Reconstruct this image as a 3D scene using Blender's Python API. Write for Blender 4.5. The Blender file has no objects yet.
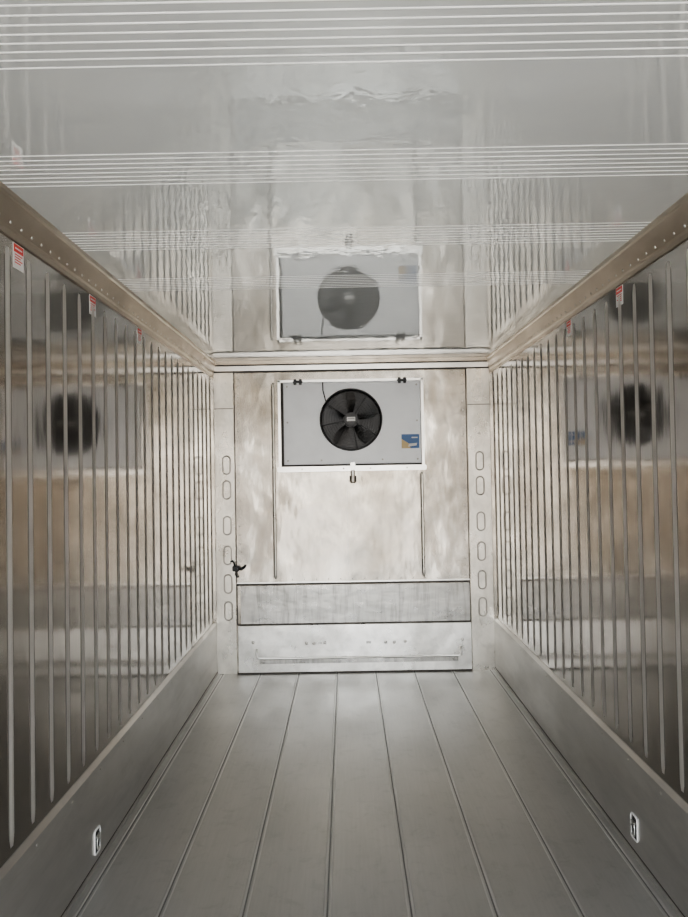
import bpy, bmesh, math, random
from mathutils import Vector, Matrix
random.seed(4)
scene = bpy.context.scene
COL = scene.collection
try:
    scene.view_settings.look = 'AgX - Medium High Contrast'
except Exception:
    pass

# ------------------------------------------------------------ dimensions (m)
XL, XR = -1.105, 1.215          # side walls
Y0, YE = -0.25, 5.50            # door opening, end wall
H = 2.575                       # ceiling
KH = 0.43                       # scuff plate height
RZ0, RZ1 = 0.455, 2.415         # rib ends
XC = 0.055

# ------------------------------------------------------------ materials
def new_mat(name):
    m = bpy.data.materials.new(name); m.use_nodes = True
    nt = m.node_tree
    return m, nt, nt.nodes['Principled BSDF']

def N(nt, typ, **kw):
    n = nt.nodes.new(typ)
    for k, v in kw.items():
        setattr(n, k, v)
    return n

def noise(nt, scale, vec_scale=(1,1,1), detail=3.0, rough=0.55, dist=0.0):
    tc = N(nt, 'ShaderNodeTexCoord'); mp = N(nt, 'ShaderNodeMapping')
    mp.inputs['Scale'].default_value = vec_scale
    nt.links.new(tc.outputs['Object'], mp.inputs['Vector'])
    n = N(nt, 'ShaderNodeTexNoise')
    n.inputs['Scale'].default_value = scale
    n.inputs['Detail'].default_value = detail
    n.inputs['Roughness'].default_value = rough
    n.inputs['Distortion'].default_value = dist
    nt.links.new(mp.outputs['Vector'], n.inputs['Vector'])
    return n.outputs['Fac']

def ramp(nt, fac, stops):
    r = N(nt, 'ShaderNodeValToRGB')
    els = r.color_ramp.elements
    while len(els) < len(stops): els.new(0.5)
    for e, (p, c) in zip(els, stops):
        e.position = p
        e.color = (c[0], c[1], c[2], 1) if isinstance(c, tuple) else (c, c, c, 1)
    nt.links.new(fac, r.inputs['Fac'])
    return r.outputs['Color']

def mul(nt, a, b, fac=1.0):
    mx = N(nt, 'ShaderNodeMixRGB', blend_type='MULTIPLY'); mx.inputs['Fac'].default_value = fac
    nt.links.new(a, mx.inputs['Color1']); nt.links.new(b, mx.inputs['Color2'])
    return mx.outputs['Color']

def bump(nt, fac, dist, prev=None, strength=1.0):
    b = N(nt, 'ShaderNodeBump')
    b.inputs['Strength'].default_value = strength
    b.inputs['Distance'].default_value = dist
    nt.links.new(fac, b.inputs['Height'])
    if prev is not None: nt.links.new(prev, b.inputs['Normal'])
    return b.outputs['Normal']

def metal(name, c0, c1, rough, cs=4, cvs=(1,1,1), bumps=(), metallic=1.0, rr=None, scuff=None, det=5):
    m, nt, p = new_mat(name)
    p.inputs['Metallic'].default_value = metallic
    f = noise(nt, cs, cvs, det, .55)
    col = ramp(nt, f, [(0.32, c0), (0.68, c1)])
    if scuff:
        for sc, vs, dk in scuff:
            col = mul(nt, col, ramp(nt, noise(nt, sc, vs, 6, .7, .6), [(0.34, dk), (0.54, 1.0)]))
    nt.links.new(col, p.inputs['Base Color'])
    if rr:
        f2 = noise(nt, cs*1.7, cvs, 4)
        nt.links.new(ramp(nt, f2, [(0.35, rough), (0.65, rr)]), p.inputs['Roughness'])
    else:
        p.inputs['Roughness'].default_value = rough
    prev = None
    for sc, vs, d in bumps:
        prev = bump(nt, noise(nt, sc, vs, 2), d, prev)
    if prev is not None: nt.links.new(prev, p.inputs['Normal'])
    return m

def plain(name, col, rough=0.5, metallic=0.0, var=True):
    m, nt, p = new_mat(name)
    f = noise(nt, 6, (1,1,1), 3)
    k = .88 if var else .97
    a = tuple(max(0, c*k) for c in col); b = tuple(min(1, c*1.04) for c in col)
    nt.links.new(ramp(nt, f, [(0.35, a), (0.65, b)]), p.inputs['Base Color'])
    p.inputs['Roughness'].default_value = rough
    p.inputs['Metallic'].default_value = metallic
    return m

M_WALL = metal('side_wall_stainless', (.41,.38,.35), (.50,.47,.435), .08, 2.0, (1,1.5,.4),
               [(2.2,(1,1.6,.8),.0022), (9,(1,1.5,.5),.0004)], rr=.13)
M_RIB = metal('rib_stainless', (.66,.635,.595), (.76,.735,.70), .42, 6, metallic=.9)
M_END = metal('end_wall_stainless', (.29,.265,.225), (.56,.53,.48), .13, 1.5, (1,1,.8),
              [(2.2,(1,1,.8),.028), (7,(1,1,.5),.0045), (26,(1,1,.2),.0004)], rr=.27,
              scuff=[(5,(1,1,.5),.80),(30,(1,1,.3),.90)], det=3)
M_POST = metal('post_stainless', (.58,.555,.50), (.80,.77,.71), .22, 4, (1,1,.6), [(6,(1,1,1),.0030)], rr=.38,
              scuff=[(12,(1,1,.6),.84)])
M_BAND = metal('streaked_panel', (.36,.355,.335), (.48,.47,.45), .24, 3, (1,1,1.5), [(5,(1,1,2),.004)], rr=.40,
              scuff=[(8,(2.5,1,.25),.66)], det=3)
M_KICKE = metal('end_kick_aluminium', (.62,.61,.58), (.90,.89,.86), .26, 3, (1,1,1), [(4,(1,1,1),.007)], rr=.40,
              scuff=[(14,(1,1,1),.86)], det=3)
M_KICK = metal('scuff_plate_aluminium', (.48,.465,.44), (.60,.585,.56), .30, 3, (1,.4,1),
               [(3,(1,1,1),.003), (90,(1,.05,1),.0001)], rr=.42, metallic=.86, scuff=[(9,(1,.2,1),.88)])
M_CORN = metal('cornice_aluminium', (.45,.395,.33), (.60,.54,.46), .28, 5, (1,.5,1), [(6,(1,.5,1),.0012)], rr=.40)
M_FRAME = metal('frame_aluminium', (.72,.71,.68), (.84,.83,.80), .3, 8)
M_RIVET = metal('rivet_steel', (.5,.48,.45), (.65,.63,.6), .3, 20)
M_DARK = plain('seam_dark', (.08,.07,.06), .6)  # dark strips along joints, dark backing behind the fan housing
M_RIBSHADE = plain('rib_edge_painted_shade', (.15,.14,.125), .4, .6)  # dark flank of ribs and beads, shade painted as flat strips
M_SLOT = metal('slot_edge', (.32,.30,.27), (.42,.40,.37), .34, 6)
M_WHITE = plain('unit_white_paint', (.92,.94,.96), .3, 0, False)
M_BLACK = plain('black_plastic', (.010,.010,.011), .35)
M_BLADE = plain('black_blade', (.010,.010,.011), .30)
M_BLACKM = plain('black_guard_wire', (.008,.008,.009), .5)
M_RED = plain('label_red', (.60,.04,.03), .4)
M_LABEL = plain('label_white', (.74,.73,.71), .4)
M_GREYTXT = plain('label_print_grey', (.25,.25,.25), .5)
M_BLUE = plain('label_blue', (.03,.12,.32), .35)
M_TAN = plain('label_tan', (.6,.45,.22), .4)
M_STEELB = metal('ring_zinc', (.6,.6,.58), (.75,.75,.73), .3, 20)

# ceiling paint : glossy light grey
M_CEIL, nt, p = new_mat('ceiling_gloss_white')
f = noise(nt, 1.6, (1,1,1), 4)
nt.links.new(ramp(nt, f, [(0.3,(.84,.875,.87)),(0.7,(.89,.92,.915))]), p.inputs['Base Color'])
p.inputs['Metallic'].default_value = .52
p.inputs['Roughness'].default_value = .02
p.inputs['IOR'].default_value = 1.7
n1 = bump(nt, noise(nt, 1.5, (.9,2.2,1), 2), .0016)
n2 = bump(nt, noise(nt, 9.0, (1.8,1.6,1), 2), .0006, n1)
nt.links.new(n2, p.inputs['Normal'])
M_CEILRIB = plain('ceiling_rib_white', (.95,.97,.96), .3)

# floor: worn aluminium
M_FLOOR, nt, p = new_mat('floor_worn_aluminium')
f = noise(nt, 1.6, (1,.6,1), 3, .5)
c1 = ramp(nt, f, [(0.25,(.42,.41,.39)),(0.75,(.50,.49,.47))])
c1 = mul(nt, c1, ramp(nt, noise(nt, 90, (1,.05,1), 3), [(0.3,.90),(0.7,1.0)]), .6)
c1 = mul(nt, c1, ramp(nt, noise(nt, 11, (1,1,1), 8, .75, .5), [(0.32,.84),(0.48,1.0)]), .7)
nt.links.new(c1, p.inputs['Base Color'])
p.inputs['Metallic'].default_value = .72
nt.links.new(ramp(nt, noise(nt, 3, (1,.6,1), 4), [(0.3,.30),(0.7,.42)]), p.inputs['Roughness'])
nt.links.new(bump(nt, noise(nt, 90, (1,.1,1), 3), .0002, bump(nt, noise(nt,3,(1,.5,1),2), .004)), p.inputs['Normal'])
M_SEAM = metal('floor_seam_edge', (.48,.47,.45), (.58,.57,.55), .38, 12, (1,.3,1), metallic=.7)
M_SEAMD = plain('floor_seam_gap', (.20,.195,.185), .5, .4)
M_GROUND = plain('yard_concrete', (.44,.40,.355), .9)

# ------------------------------------------------------------ mesh builder
class MB:
    def __init__(s): s.v=[]; s.f=[]; s.m=[]; s.mats=[]; s.sm=[]
    def mi(s, mat):
        if mat not in s.mats: s.mats.append(mat)
        return s.mats.index(mat)
    def add(s, verts, faces, mat, smooth=False):
        o=len(s.v); s.v += [tuple(v) for v in verts]
        k=s.mi(mat)
        for f in faces: s.f.append([i+o for i in f]); s.m.append(k); s.sm.append(smooth)
    def box(s, a, b, mat, bev=0.0):
        bm=bmesh.new(); bmesh.ops.create_cube(bm,size=1)
        c=[(a[i]+b[i])/2 for i in range(3)]; d=[abs(b[i]-a[i]) for i in range(3)]
        for v in bm.verts: v.co=Vector([c[i]+v.co[i]*d[i] for i in range(3)])
        if bev>0: bmesh.ops.bevel(bm,geom=bm.edges[:],offset=bev,segments=2,affect='EDGES')
        s.bm(bm,mat)
    def bm(s,bm,mat,smooth=False):
        bm.verts.index_update()
        s.add([v.co[:] for v in bm.verts],[[v.index for v in f.verts] for f in bm.faces],mat,smooth); bm.free()
    def cyl(s, c, axis, r, h, mat, seg=24, r2=None):
        bm=bmesh.new(); bmesh.ops.create_cone(bm,cap_ends=True,segments=seg,radius1=r,radius2=r if r2 is None else r2,depth=h)
        q=Vector((0,0,1)).rotation_difference(Vector(axis).normalized())
        for v in bm.verts: v.co=q@v.co+Vector(c)
        s.bm(bm,mat,False)
    def dome(s, c, axis, r, h, mat, seg=10):
        ax=Vector(axis).normalized(); t=ax.orthogonal().normalized(); u=ax.cross(t)
        vs=[];fs=[]
        for k in range(3):
            a=k*math.pi/6
            for i in range(seg):
                b=2*math.pi*i/seg
                vs.append(Vector(c)+ (t*math.cos(b)+u*math.sin(b))*r*math.cos(a)+ax*h*math.sin(a))
        vs.append(Vector(c)+ax*h)
        for k in range(2):
            for i in range(seg):
                j=(i+1)%seg; fs.append([k*seg+i,k*seg+j,(k+1)*seg+j,(k+1)*seg+i])
        for i in range(seg): fs.append([2*seg+i,2*seg+(i+1)%seg,3*seg])
        s.add(vs,fs,mat,True)
    def sweep(s, path, r, mat, closed=False, seg=8, rb=None, nrm=None):
        P=[Vector(p) for p in path]; n=len(P); vs=[]; fs=[]
        for i in range(n):
            if closed: d=P[(i+1)%n]-P[i-1]
            else: d=P[min(i+1,n-1)]-P[max(i-1,0)]
            d.normalize()
            if nrm is not None: a=Vector(nrm).normalized()
            else:
                a=d.orthogonal().normalized() if i==0 else (a-d*a.dot(d)).normalized()
            b=d.cross(a).normalized()
            rr = r[i] if isinstance(r,(list,tuple)) else r
            ra = rr if rb is None else (rb[i] if isinstance(rb,(list,tuple)) else rb)
            for k in range(seg):
                t=2*math.pi*k/seg
                vs.append(P[i]+a*math.cos(t)*ra+b*math.sin(t)*rr)
        for i in range(n if closed else n-1):
            j=(i+1)%n
            for k in range(seg):
                l=(k+1)%seg; fs.append([i*seg+k,i*seg+l,j*seg+l,j*seg+k])
        if not closed:
            fs.append(list(range(seg))[::-1]); fs.append([(n-1)*seg+k for k in range(seg)])
        s.add(vs,fs,mat,True)
    def bead(s,p0,p1,nrm,w,h,mat,seg=12):
        p0=Vector(p0);p1=Vector(p1);L=(p1-p0).length;d=(p1-p0)/L
        ts=[0,w*.15,w*.5,w,w*2.0]; ts=ts+[L-t for t in ts[::-1]]
        sc=[.12,.5,.8,.95,1]; sc=sc+sc[::-1]
        s.sweep([p0+d*t for t in ts],[w/2*k for k in sc],mat,False,seg,[h*k for k in sc],nrm)
    def flute(s,p0,p1,nrm,w,h,mat):
        """shallow embossed rib with a smooth bell section that runs out flush into the sheet"""
        p0=Vector(p0);p1=Vector(p1);L=(p1-p0).length;d=(p1-p0)/L;n=Vector(nrm);t=n.cross(d)
        ts=[0,w*.3,w*.7,w*1.2,w*1.8]; ts=ts+[L-q for q in ts[::-1]]
        sc=[.0,.3,.7,.93,1]; sc=sc+sc[::-1]
        m=13; vs=[];fs=[]
        for q,k in zip(ts,sc):
            for j in range(m):
                u=-1+2*j/(m-1)
                hh=h*k*(0.5+0.5*math.cos(math.pi*u))+.0002
                vs.append(p0+d*q+t*(u*w/2)*(.55+.45*k)+n*hh)
        for i in range(len(ts)-1):
            for j in range(m-1): fs.append([i*m+j,i*m+j+1,(i+1)*m+j+1,(i+1)*m+j])
        s.add(vs,fs,mat,True)
    def obj(s,name,parent=None,recalc=True):
        me=bpy.data.meshes.new(name); me.from_pydata(s.v,[],s.f)
        for m in s.mats: me.materials.append(m)
        for p,k,q in zip(me.polygons,s.m,s.sm): p.material_index=k; p.use_smooth=q
        if recalc:
            bm=bmesh.new(); bm.from_mesh(me); bmesh.ops.recalc_face_normals(bm,faces=bm.faces); bm.to_mesh(me); bm.free()
        o=bpy.data.objects.new(name,me); COL.objects.link(o)
        if parent: o.parent=parent
        return o

def stadium(cx,cy,w,h,r,n=6):
    pts=[]
    for (sx,sy,a0) in ((1,1,0),(-1,1,90),(-1,-1,180),(1,-1,270)):
        for i in range(n+1):
            a=math.radians(a0+90*i/n)
            pts.append((cx+sx*(w/2-r)+r*math.cos(a), cy+sy*(h/2-r)+r*math.sin(a)))
    return pts

def empty(name, loc=(0,0,0)):
    e=bpy.data.objects.new(name,None); e.location=(0,0,0); COL.objects.link(e); return e

# ------------------------------------------------------------ side walls
def side_wall(name, x, sgn):
    b=MB()
    b.box((x, Y0, -.06),(x-sgn*.07, YE+.1, H+.06), M_WALL)
    y=2.167-.147*16
    while y<YE-.05:
        if y>Y0+.05:
            b.flute((x,y,RZ0),(x,y,RZ1),(sgn,0,0),.034,.0065,M_RIB)
            b.box((x,y-.0205,RZ0+.03),(x+sgn*.0006,y-.0160,RZ1-.03),M_RIBSHADE)  # painted shade line along each side of the rib
            b.box((x,y+.0160,RZ0+.03),(x+sgn*.0006,y+.0200,RZ1-.03),M_RIBSHADE)
        y+=.147
    return b.obj(name,recalc=False)
side_wall('wall_left', XL, 1)
side_wall('wall_right', XR, -1)

# scuff plates (baseboards)
def scuff(name,x,sgn):
    b=MB()
    prof=[(0,0),(.018,0),(.018,KH-.02),(.004,KH),(0,KH)]
    vs=[];n=len(prof)
    for y in (Y0,YE): vs+=[(x+sgn*px,y,pz) for px,pz in prof]
    fs=[[i,(i+1)%n,n+(i+1)%n,n+i] for i in range(n)]+[list(range(n)),[n+i for i in range(n)]]
    b.add(vs,fs,M_KICK)
    b.box((x+sgn*.018,Y0,0),(x+sgn*.024,YE,.018),M_KICK)
    b.box((x+sgn*.018,Y0,.018),(x+sgn*.0195,YE,.023),M_DARK)
    y=Y0+.2
    while y<YE-.05:
        b.dome((x+sgn*.018,y,KH-.045),(sgn,0,0),.006,.003,M_RIVET)
        y+=.294
    return b.obj(name)
scuff('baseboard_left',XL,1); scuff('baseboard_right',XR,-1)

# cornices
def cornice(name,x,sgn):
    b=MB()
    prof=[(0,H),(0,H-.125),(.007,H-.125),(.010,H-.108),(.016,H-.100),(.038,H-.022),(.045,H-.016),(.046,H)]
    n=len(prof); vs=[]
    for y in (Y0,YE): vs+=[(x+sgn*px,y,pz) for px,pz in prof]
    b.add(vs,[[i,(i+1)%n,n+(i+1)%n,n+i] for i in range(n)]+[list(range(n)),[n+i for i in range(n)]],M_CORN)
    y=Y0+.05; nn=Vector((sgn*.078,0,-.022)).normalized()
    while y<YE:
        b.dome((x+sgn*.020,y,H-.086),nn,.006,.0035,M_RIVET)
        y+=.0735
    return b.obj(name)
cornice('trim_1',XL,1); cornice('trim_2',XR,-1)

# ------------------------------------------------------------ ceiling
b=MB()
b.box((XL-.07,Y0,H),(XR+.07,YE+.1,H+.08),M_CEIL)
g=1.275-.608*2
while g<3.3:
    for k in range(8):
        y=g+.0285*k
        if y<Y0+.02 or y>YE-.02: continue
        b.bead((XL+.03,y,H),(XR-.03,y,H),(0,0,-1),.0064,.0009,M_CEILRIB,8)
    g+=.608
b.obj('ceiling')

# ------------------------------------------------------------ floor
b=MB()
b.box((XL-.07,Y0,-.08),(XR+.07,YE+.1,0),M_FLOOR)
for x in (-1.04,-.73,-.415,-.10,.215,.53,.845,1.155):
    b.bead((x-.010,Y0+.01,0),(x-.010,YE-.01,0),(0,0,1),.011,.0016,M_SEAM,8)
    b.bead((x+.010,Y0+.01,0),(x+.010,YE-.01,0),(0,0,1),.011,.0016,M_SEAM,8)
    b.box((x-.0030,Y0,0),(x+.0030,YE,.0005),M_SEAMD)
b.obj('floor')

# ------------------------------------------------------------ end wall
b=MB()
b.box((XL-.07,YE,-.08),(XR+.07,YE+.12,H+.08),M_END)
xa,xb=-.92,1.006
b.box((xa,YE-.006,.735),(xb,YE,2.49),M_END,.002)
for x in (xa,xb):
    b.box((x-.005,YE-.0075,.40),(x+.003,YE,2.49),M_DARK)
b.box((-.05+XC,YE-.0068,.74),(-.048+XC,YE,1.62),M_BAND)
for x0 in (-.597,.628):
    z1 = 2.40 if x0<0 else 1.64
    b.bead((x0,YE-.006,.77),(x0,YE-.006,z1),(0,-1,0),.024,.014,M_POST)
    b.box((x0-.018,YE-.0066,.78),(x0-.012,YE-.006,z1-.01),M_RIBSHADE)
for i in range(24):
    z=.78+i*.072
    for x in (xa+.03,xb-.03): b.dome((x,YE-.006,z),(0,-1,0),.005,.003,M_RIVET)
for i in range(19):
    b.dome((xa+.06+i*.1,YE-.006,.765),(0,-1,0),.005,.003,M_RIVET)
b.box((xa+.03,YE-.010,.405),(xb-.004,YE,.715),M_BAND,.002)
b.box((xa,YE-.016,.720),(xb,YE,.735),M_DARK,.001)
b.box((xa,YE-.013,.737),(xb,YE-.006,.748),M_FRAME,.002)
b.box((xa,YE-.012,.395),(xb,YE,.403),M_DARK)
b.obj('wall_back')

# end kick plate
b=MB()
b.box((xa+.01,YE-.030,.0),(xb-.0,YE,.392),M_KICKE,.004)
zz=.125
pth=[(-.76,YE-.030,.205),(-.76,YE-.030,.14),(-.745,YE-.030,zz),(.90,YE-.030,zz),(.915,YE-.030,.14),(.915,YE-.030,.205)]
b.sweep(pth,.009,M_FRAME,False,8,.012,(0,-1,0))
b.box((-.74,YE-.0305,.080),(.895,YE-.029,.116),M_BAND)
for x in (-.35,-.29,-.20,.30,.37,.46,-.79,.93):
    b.dome((x,YE-.030,.25+random.uniform(-.01,.01)),(0,-1,0),.013,.006,M_RIVET)
for x in (-.24,.16): b.box((x-.02,YE-.033,.235),(x+.02,YE-.030,.255),M_BAND,.001)
b.box((xa,YE-.034,0),(xb,YE-.030,.012),M_DARK)
b.obj('baseboard_back')

# corner posts with embossed slots
def post(name,x0,x1,xs):
    b=MB()
    b.box((x0,YE-.022,0),(x1,YE,2.50),M_POST,.003)
    for z in (1.72,1.515,1.22,.975,.74,.517):
        pts=[(px,YE-.022,pz) for px,pz in stadium(xs,z,.062,.15,.030)]
        b.sweep(pts,.0060,M_SLOT,True,8)
    b.box((x0,YE-.0235,2.185),(x1,YE-.021,2.191),M_DARK)
    for z in (2.26,2.40,1.95,.35,.2): b.dome((xs,YE-.022,z),(0,-1,0),.006,.003,M_RIVET)
    return b.obj(name)
post('trim_3',XL+.018,xa-.008,-.99)
post('trim_4',xb+.008,XR-.018,1.105)
# header
b=MB()
b.box((XL+.02,YE-.035,2.497),(XR-.02,YE,2.540),M_FRAME,.008)
b.box((XL+.02,YE-.040,2.540),(XR-.02,YE,2.548),M_DARK)
b.box((XL+.03,YE-.055,2.548),(XR-.03,YE,H),M_CORN,.006)
b.box((XL+.02,YE-.030,2.486),(XR-.02,YE,2.498),M_DARK)
b.obj('trim_5')

# ------------------------------------------------------------ evaporator fan unit
U=empty('evaporator_fan_unit')
ux0,ux1,uz0,uz1=-.505,.618,1.715,2.385
yf=YE-.075
b=MB()
fx0,fx1,fz0,fz1=-.555,.650,1.665,2.415
for a,c in (((fx0,fz0),(fx0+.022,fz1)),((fx1-.022,fz0),(fx1,fz1)),((fx0,fz1-.02),(fx1,fz1))):
    b.box((a[0],YE-.035,a[1]),(c[0],YE-.004,c[1]),M_FRAME,.003)
b.box((fx0-.01,YE-.075,fz0-.012),(fx1+.01,YE-.004,fz0+.032),M_FRAME,.006)
b.box((fx0+.022,YE-.012,fz0+.03),(fx1-.022,YE-.005,fz1-.02),M_DARK)
for x in (-.36,-.02,.2,.5): b.dome((x,YE-.075,fz0+.01),(0,-1,0),.007,.004,M_RIVET)
b.obj('mounting_frame',U)
fcx,fcz,R=.047,2.075,.248
b=MB()
def panel_with_hole(b,y,mat):
    n=64; vs=[];fs=[]
    for i in range(n):
        a=2*math.pi*i/n; c,s=math.cos(a),math.sin(a)
        vs.append((fcx+R*c,y,fcz+R*s))
    for i in range(n):
        a=2*math.pi*i/n; c,s=math.cos(a),math.sin(a)
        tx=((ux1-fcx)/c if c>0 else (ux0-fcx)/c) if abs(c)>1e-6 else 1e9
        tz=((uz1-fcz)/s if s>0 else (uz0-fcz)/s) if abs(s)>1e-6 else 1e9
        t=min(tx,tz); vs.append((fcx+t*c,y,fcz+t*s))
    for cx,cz in ((ux0,uz0),(ux0,uz1),(ux1,uz0),(ux1,uz1)):
        k=min(range(n,2*n),key=lambda q:(vs[q][0]-cx)**2+(vs[q][2]-cz)**2)
        vs[k]=(cx,y,cz)
    for i in range(n):
        j=(i+1)%n; fs.append([i,j,n+j,n+i])
    b.add(vs,fs,mat)
panel_with_hole(b,yf,M_WHITE)
b.box((ux0,yf,uz0),(ux0+.004,YE-.012,uz1),M_WHITE)
b.box((ux1-.004,yf,uz0),(ux1,YE-.012,uz1),M_WHITE)
b.box((ux0,yf,uz0),(ux1,YE-.012,uz0+.004),M_WHITE)
b.box((ux0,yf,uz1-.004),(ux1,YE-.012,uz1),M_WHITE)
b.sweep([(ux0,yf,uz0),(ux1,yf,uz0),(ux1,yf,uz1),(ux0,yf,uz1)],.004,M_WHITE,True,6)
for x,z in ((ux0+.03,uz0+.03),(ux1-.03,uz0+.03),(ux0+.03,uz1-.03),(ux1-.03,uz1-.03),(ux0+.03,2.06),(ux1-.03,2.06),(-.2,uz0+.03),(.3,uz0+.03)):
    b.dome((x,yf,z),(0,-1,0),.008,.005,M_RIVET)
b.obj('housing',U,recalc=False)
b=MB()
n=48; vs=[];fs=[]
for i in range(n):
    a=2*math.pi*i/n; vs.append((fcx+R*math.cos(a),yf,fcz+R*math.sin(a)))
for i in range(n):
    a=2*math.pi*i/n; vs.append((fcx+R*.97*math.cos(a),YE-.02,fcz+R*.97*math.sin(a)))
for i in range(n):
    j=(i+1)%n; fs.append([i,j,n+j,n+i])
fs.append([n+i for i in range(n)])
b.add(vs,fs,M_BLACK)
b.sweep([(fcx+(R+.002)*math.cos(2*math.pi*i/64),yf-.003,fcz+(R+.002)*math.sin(2*math.pi*i/64)) for i in range(64)],.008,M_BLACK,True,8)
b.obj('fan_shroud',U,recalc=False)
b=MB()
for k in range(5):
    a0=2*math.pi*k/5+.35
    vs=[];fs=[]
    nr,nc=7,6
    for i in range(nr):
        r=.055+(R-.075)*i/(nr-1)
        span=math.radians(34+16*math.sin(math.pi*i/(nr-1)*.8))
        sweepa=math.radians(14)*(i/(nr-1))
        for j in range(nc):
            t=j/(nc-1)-.5
            a=a0+sweepa+span*t
            y=YE-.045+.030*t*(1-.3*i/(nr-1))+.006*math.cos(t*math.pi)
            vs.append((fcx+r*math.cos(a),y,fcz+r*math.sin(a)))
    for i in range(nr-1):
        for j in range(nc-1): fs.append([i*nc+j,i*nc+j+1,(i+1)*nc+j+1,(i+1)*nc+j])
    b.add(vs,fs,M_BLADE,True)
b.cyl((fcx,YE-.048,fcz),(0,1,0),.062,.035,M_BLACK,32)
b.obj('fan_blades',U,recalc=False)
b=MB()
for k in range(10):
    r=.050+(R-.050)*k/9
    yy=yf-.012-.010*(1-(r/R)**2)
    b.sweep([(fcx+r*math.cos(2*math.pi*i/48),yy,fcz+r*math.sin(2*math.pi*i/48)) for i in range(48)],.0014,M_BLACKM,True,6)
for k in range(4):
    a=math.pi*k/4+.2
    c,s=math.cos(a),math.sin(a)
    b.sweep([(fcx+t*R*1.02*c,yf-.014-.010*(1-t*t),fcz+t*R*1.02*s) for t in (-1,-.7,-.35,0,.35,.7,1)],.0025,M_BLACKM,False,6)
b.cyl((fcx,yf-.026,fcz),(0,1,0),.05,.008,M_BLACK,32)
b.box((fcx-.034,yf-.0312,fcz-.014),(fcx+.034,yf-.0298,fcz+.020),M_LABEL)
b.box((fcx-.028,yf-.0318,fcz+.004),(fcx+.028,yf-.0310,fcz+.009),M_GREYTXT)
b.obj('fan_guard',U)
# sticker
b=MB()
sx,sz,sw,sh=.53,1.890,.145,.115
b.box((sx-sw/2,yf-.0015,sz-sh/2),(sx+sw/2,yf,sz+sh/2),M_BLUE)
b.add([(sx-sw/2,yf-.002,sz-sh/2),(sx-sw/2,yf-.002,sz+.02),(sx-.01,yf-.002,sz-.02),(sx+.0,yf-.002,sz-sh/2)],[[0,1,2,3]],M_TAN)
b.add([(sx-.02,yf-.0024,sz-.045),(sx+.05,yf-.0024,sz-.035),(sx+.055,yf-.0024,sz-.015),(sx-.01,yf-.0024,sz-.02)],[[0,1,2,3]],M_LABEL)
b.box((sx+.01,yf-.0022,sz+.025),(sx+.06,yf-.0015,sz+.035),M_LABEL)
b.obj('sticker',U,recalc=False)
b=MB()
for x in (-.385,.47):
    b.box((x-.040,yf-.010,uz1-.002),(x+.040,YE-.005,uz1+.014),M_BLACK,.003)
    for dx in (-.022,.022):
        b.box((x+dx-.012,yf-.016,uz1-.018),(x+dx+.012,yf-.002,uz1+.030),M_BLACK,.003)
    b.cyl((x,yf-.014,uz1+.010),(1,0,0),.008,.07,M_BLACK,12)
b.obj('hinges',U)
b=MB()
b.sweep([(-.18,yf-.006,uz1),(-.18,yf-.01,2.32),(-.165,yf-.012,2.26),(-.15,yf-.008,2.20)],.0045,M_BLACK,False,8)
b.obj('cable',U)
b=MB()
b.box((.035,YE-.095,1.660),(.075,YE-.07,1.725),M_STEELB,.004)
b.cyl((.055,YE-.080,1.635),(0,0,1),.015,.07,M_STEELB,20)
b.cyl((.055,YE-.080,1.590),(0,0,1),.028,.050,M_SLOT,20)
b.cyl((.055,YE-.080,1.561),(0,0,1),.021,.010,M_BLACK,20)
b.box((.045,YE-.080,1.580),(.065,YE-.006,1.600),M_SLOT)
b.obj('drain_stub',U)

# ------------------------------------------------------------ sensor on left post
S=empty('door_sensor')
b=MB()
y=YE-.022
b.box((-.950,y-.03,.845),(-.892,y,.890),M_BLACK,.005)
b.cyl((-.92,y-.035,.865),(0,1,0),.016,.03,M_BLACK,16)
b.obj('body',S)
b=MB()
b.sweep([(-.930,y-.02,.885),(-.935,y-.025,.915),(-.950,y-.015,.93),(-.965,y-.006,.925)],.007,M_BLACK,False,8)
b.sweep([(-.90,y-.015,.865),(-.875,y-.022,.862),(-.855,y-.01,.875),(-.85,y+.01,.885)],.012,M_BLACK,False,8)
b.sweep([(-.92,y-.015,.85),(-.925,y-.02,.82),(-.915,y-.01,.80),(-.905,y-.003,.795)],.006,M_BLACK,False,8)
b.obj('cables',S)

# ------------------------------------------------------------ warning labels
def label(x,sgn,y,z=2.425):
    b=MB(); w,h=.072,.085
    def q(y0,z0,y1,z1,o,mat): b.box((x,y+y0,z+z0),(x+sgn*o,y+y1,z+z1),mat)
    q(-w/2,-h/2,w/2,h/2,.0012,M_LABEL)
    q(-w/2+.003,h/2-.030,w/2-.003,h/2-.003,.0016,M_RED)
    q(-w/2+.012,h/2-.019,w/2-.012,h/2-.014,.0019,M_LABEL)
    for k in range(4):
        q(-w/2+.010,h/2-.040-.009*k,w/2-.010-(.012 if k%2 else 0),h/2-.036-.009*k,.0016,M_RED)
    return b.obj('warning_label')
for x,s in ((XL,1),(XR,-1)):
    for y in (2.2405,2.902,3.5635):
        label(x,s,y,2.402)

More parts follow.
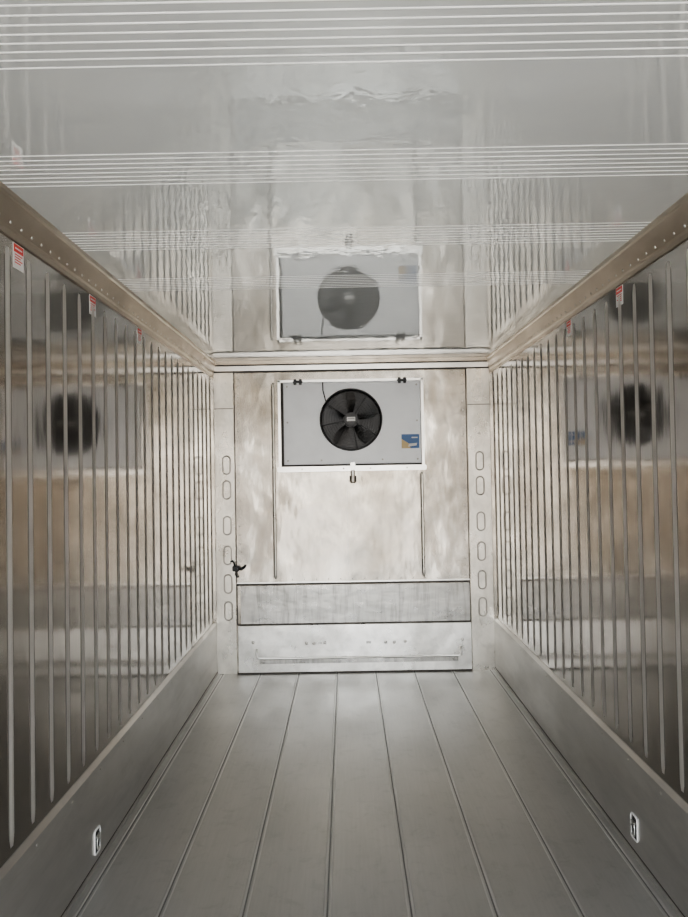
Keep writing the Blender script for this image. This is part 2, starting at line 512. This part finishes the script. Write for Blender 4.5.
# ------------------------------------------------------------ lashing rings
def lashing(x,sgn,y,z=.105):
    e=empty('lashing_ring')
    b=MB()
    pts=stadium(y,z,.062,.100,.014)
    n=len(pts)
    vs=[(x,a,c) for a,c in pts]+[(x+sgn*.002,a,c) for a,c in pts]
    b.add(vs,[[i,(i+1)%n,n+(i+1)%n,n+i] for i in range(n)]+[[n+i for i in range(n)]],M_BLACK)
    b.sweep([(x+sgn*.003,a,c) for a,c in pts],.004,M_LABEL,True,8)
    b.obj('recess_cup',e)
    b=MB()
    b.sweep([(x+sgn*.008,a,c) for a,c in stadium(y,z-.010,.030,.048,.013)],.004,M_STEELB,True,8)
    b.box((x,y-.020,z+.016),(x+sgn*.012,y+.020,z+.026),M_STEELB,.003)
    b.obj('ring',e)
lashing(XL+.018,1,2.84); lashing(XR-.018,-1,2.84,.125)

# ------------------------------------------------------------ yard outside + daylight
b=MB()
b.box((-30,-60,-1.35),(30,Y0-.02,-1.25),M_GROUND)
b.obj('ground')

w=bpy.data.worlds.new('World'); scene.world=w; w.use_nodes=True
nt=w.node_tree; bg=nt.nodes['Background']
tc=N(nt,'ShaderNodeTexCoord'); sp=N(nt,'ShaderNodeSeparateXYZ')
nt.links.new(tc.outputs['Generated'],sp.inputs[0])
mr=N(nt,'ShaderNodeMapRange'); mr.inputs['From Min'].default_value=-1; mr.inputs['From Max'].default_value=1
nt.links.new(sp.outputs['Z'],mr.inputs['Value'])
c=ramp(nt,mr.outputs[0],[(0.0,(.30,.27,.24)),(.49,(.5,.46,.41)),(.52,(1.0,.96,.905)),(.62,(.87,.92,.97)),(1.0,(.5,.62,.8))])
nt.links.new(c,bg.inputs['Color']); bg.inputs['Strength'].default_value=6.1

sd=bpy.data.lights.new('sun','SUN'); sd.energy=12.5; sd.angle=math.radians(1.0); sd.color=(1,.95,.89)
so=bpy.data.objects.new('sun',sd); COL.objects.link(so)
so.rotation_euler=(math.radians(35),0,0)   # high sun behind the door, falls on the floor just inside it

pl=bpy.data.lights.new('door_portal','AREA'); pl.shape='RECTANGLE'; pl.size=XR-XL; pl.size_y=H
pl.cycles.is_portal=True
po=bpy.data.objects.new('door_portal',pl); COL.objects.link(po)
po.location=(XC,Y0,H/2); po.rotation_euler=(math.radians(90),0,0)

# ------------------------------------------------------------ camera
cd=bpy.data.cameras.new('camera'); cam=bpy.data.objects.new('camera',cd); COL.objects.link(cam)
cd.sensor_fit='VERTICAL'; cd.sensor_height=36; cd.sensor_width=27; cd.lens=26.0; cd.clip_start=.02
R_=Matrix.Rotation(math.radians(.17),4,'Z')@Matrix.Rotation(math.radians(90+1.08),4,'X')@Matrix.Rotation(math.radians(-1.0),4,'Z')
cam.matrix_world=Matrix.Translation((0,0,1.655))@R_
scene.camera=cam
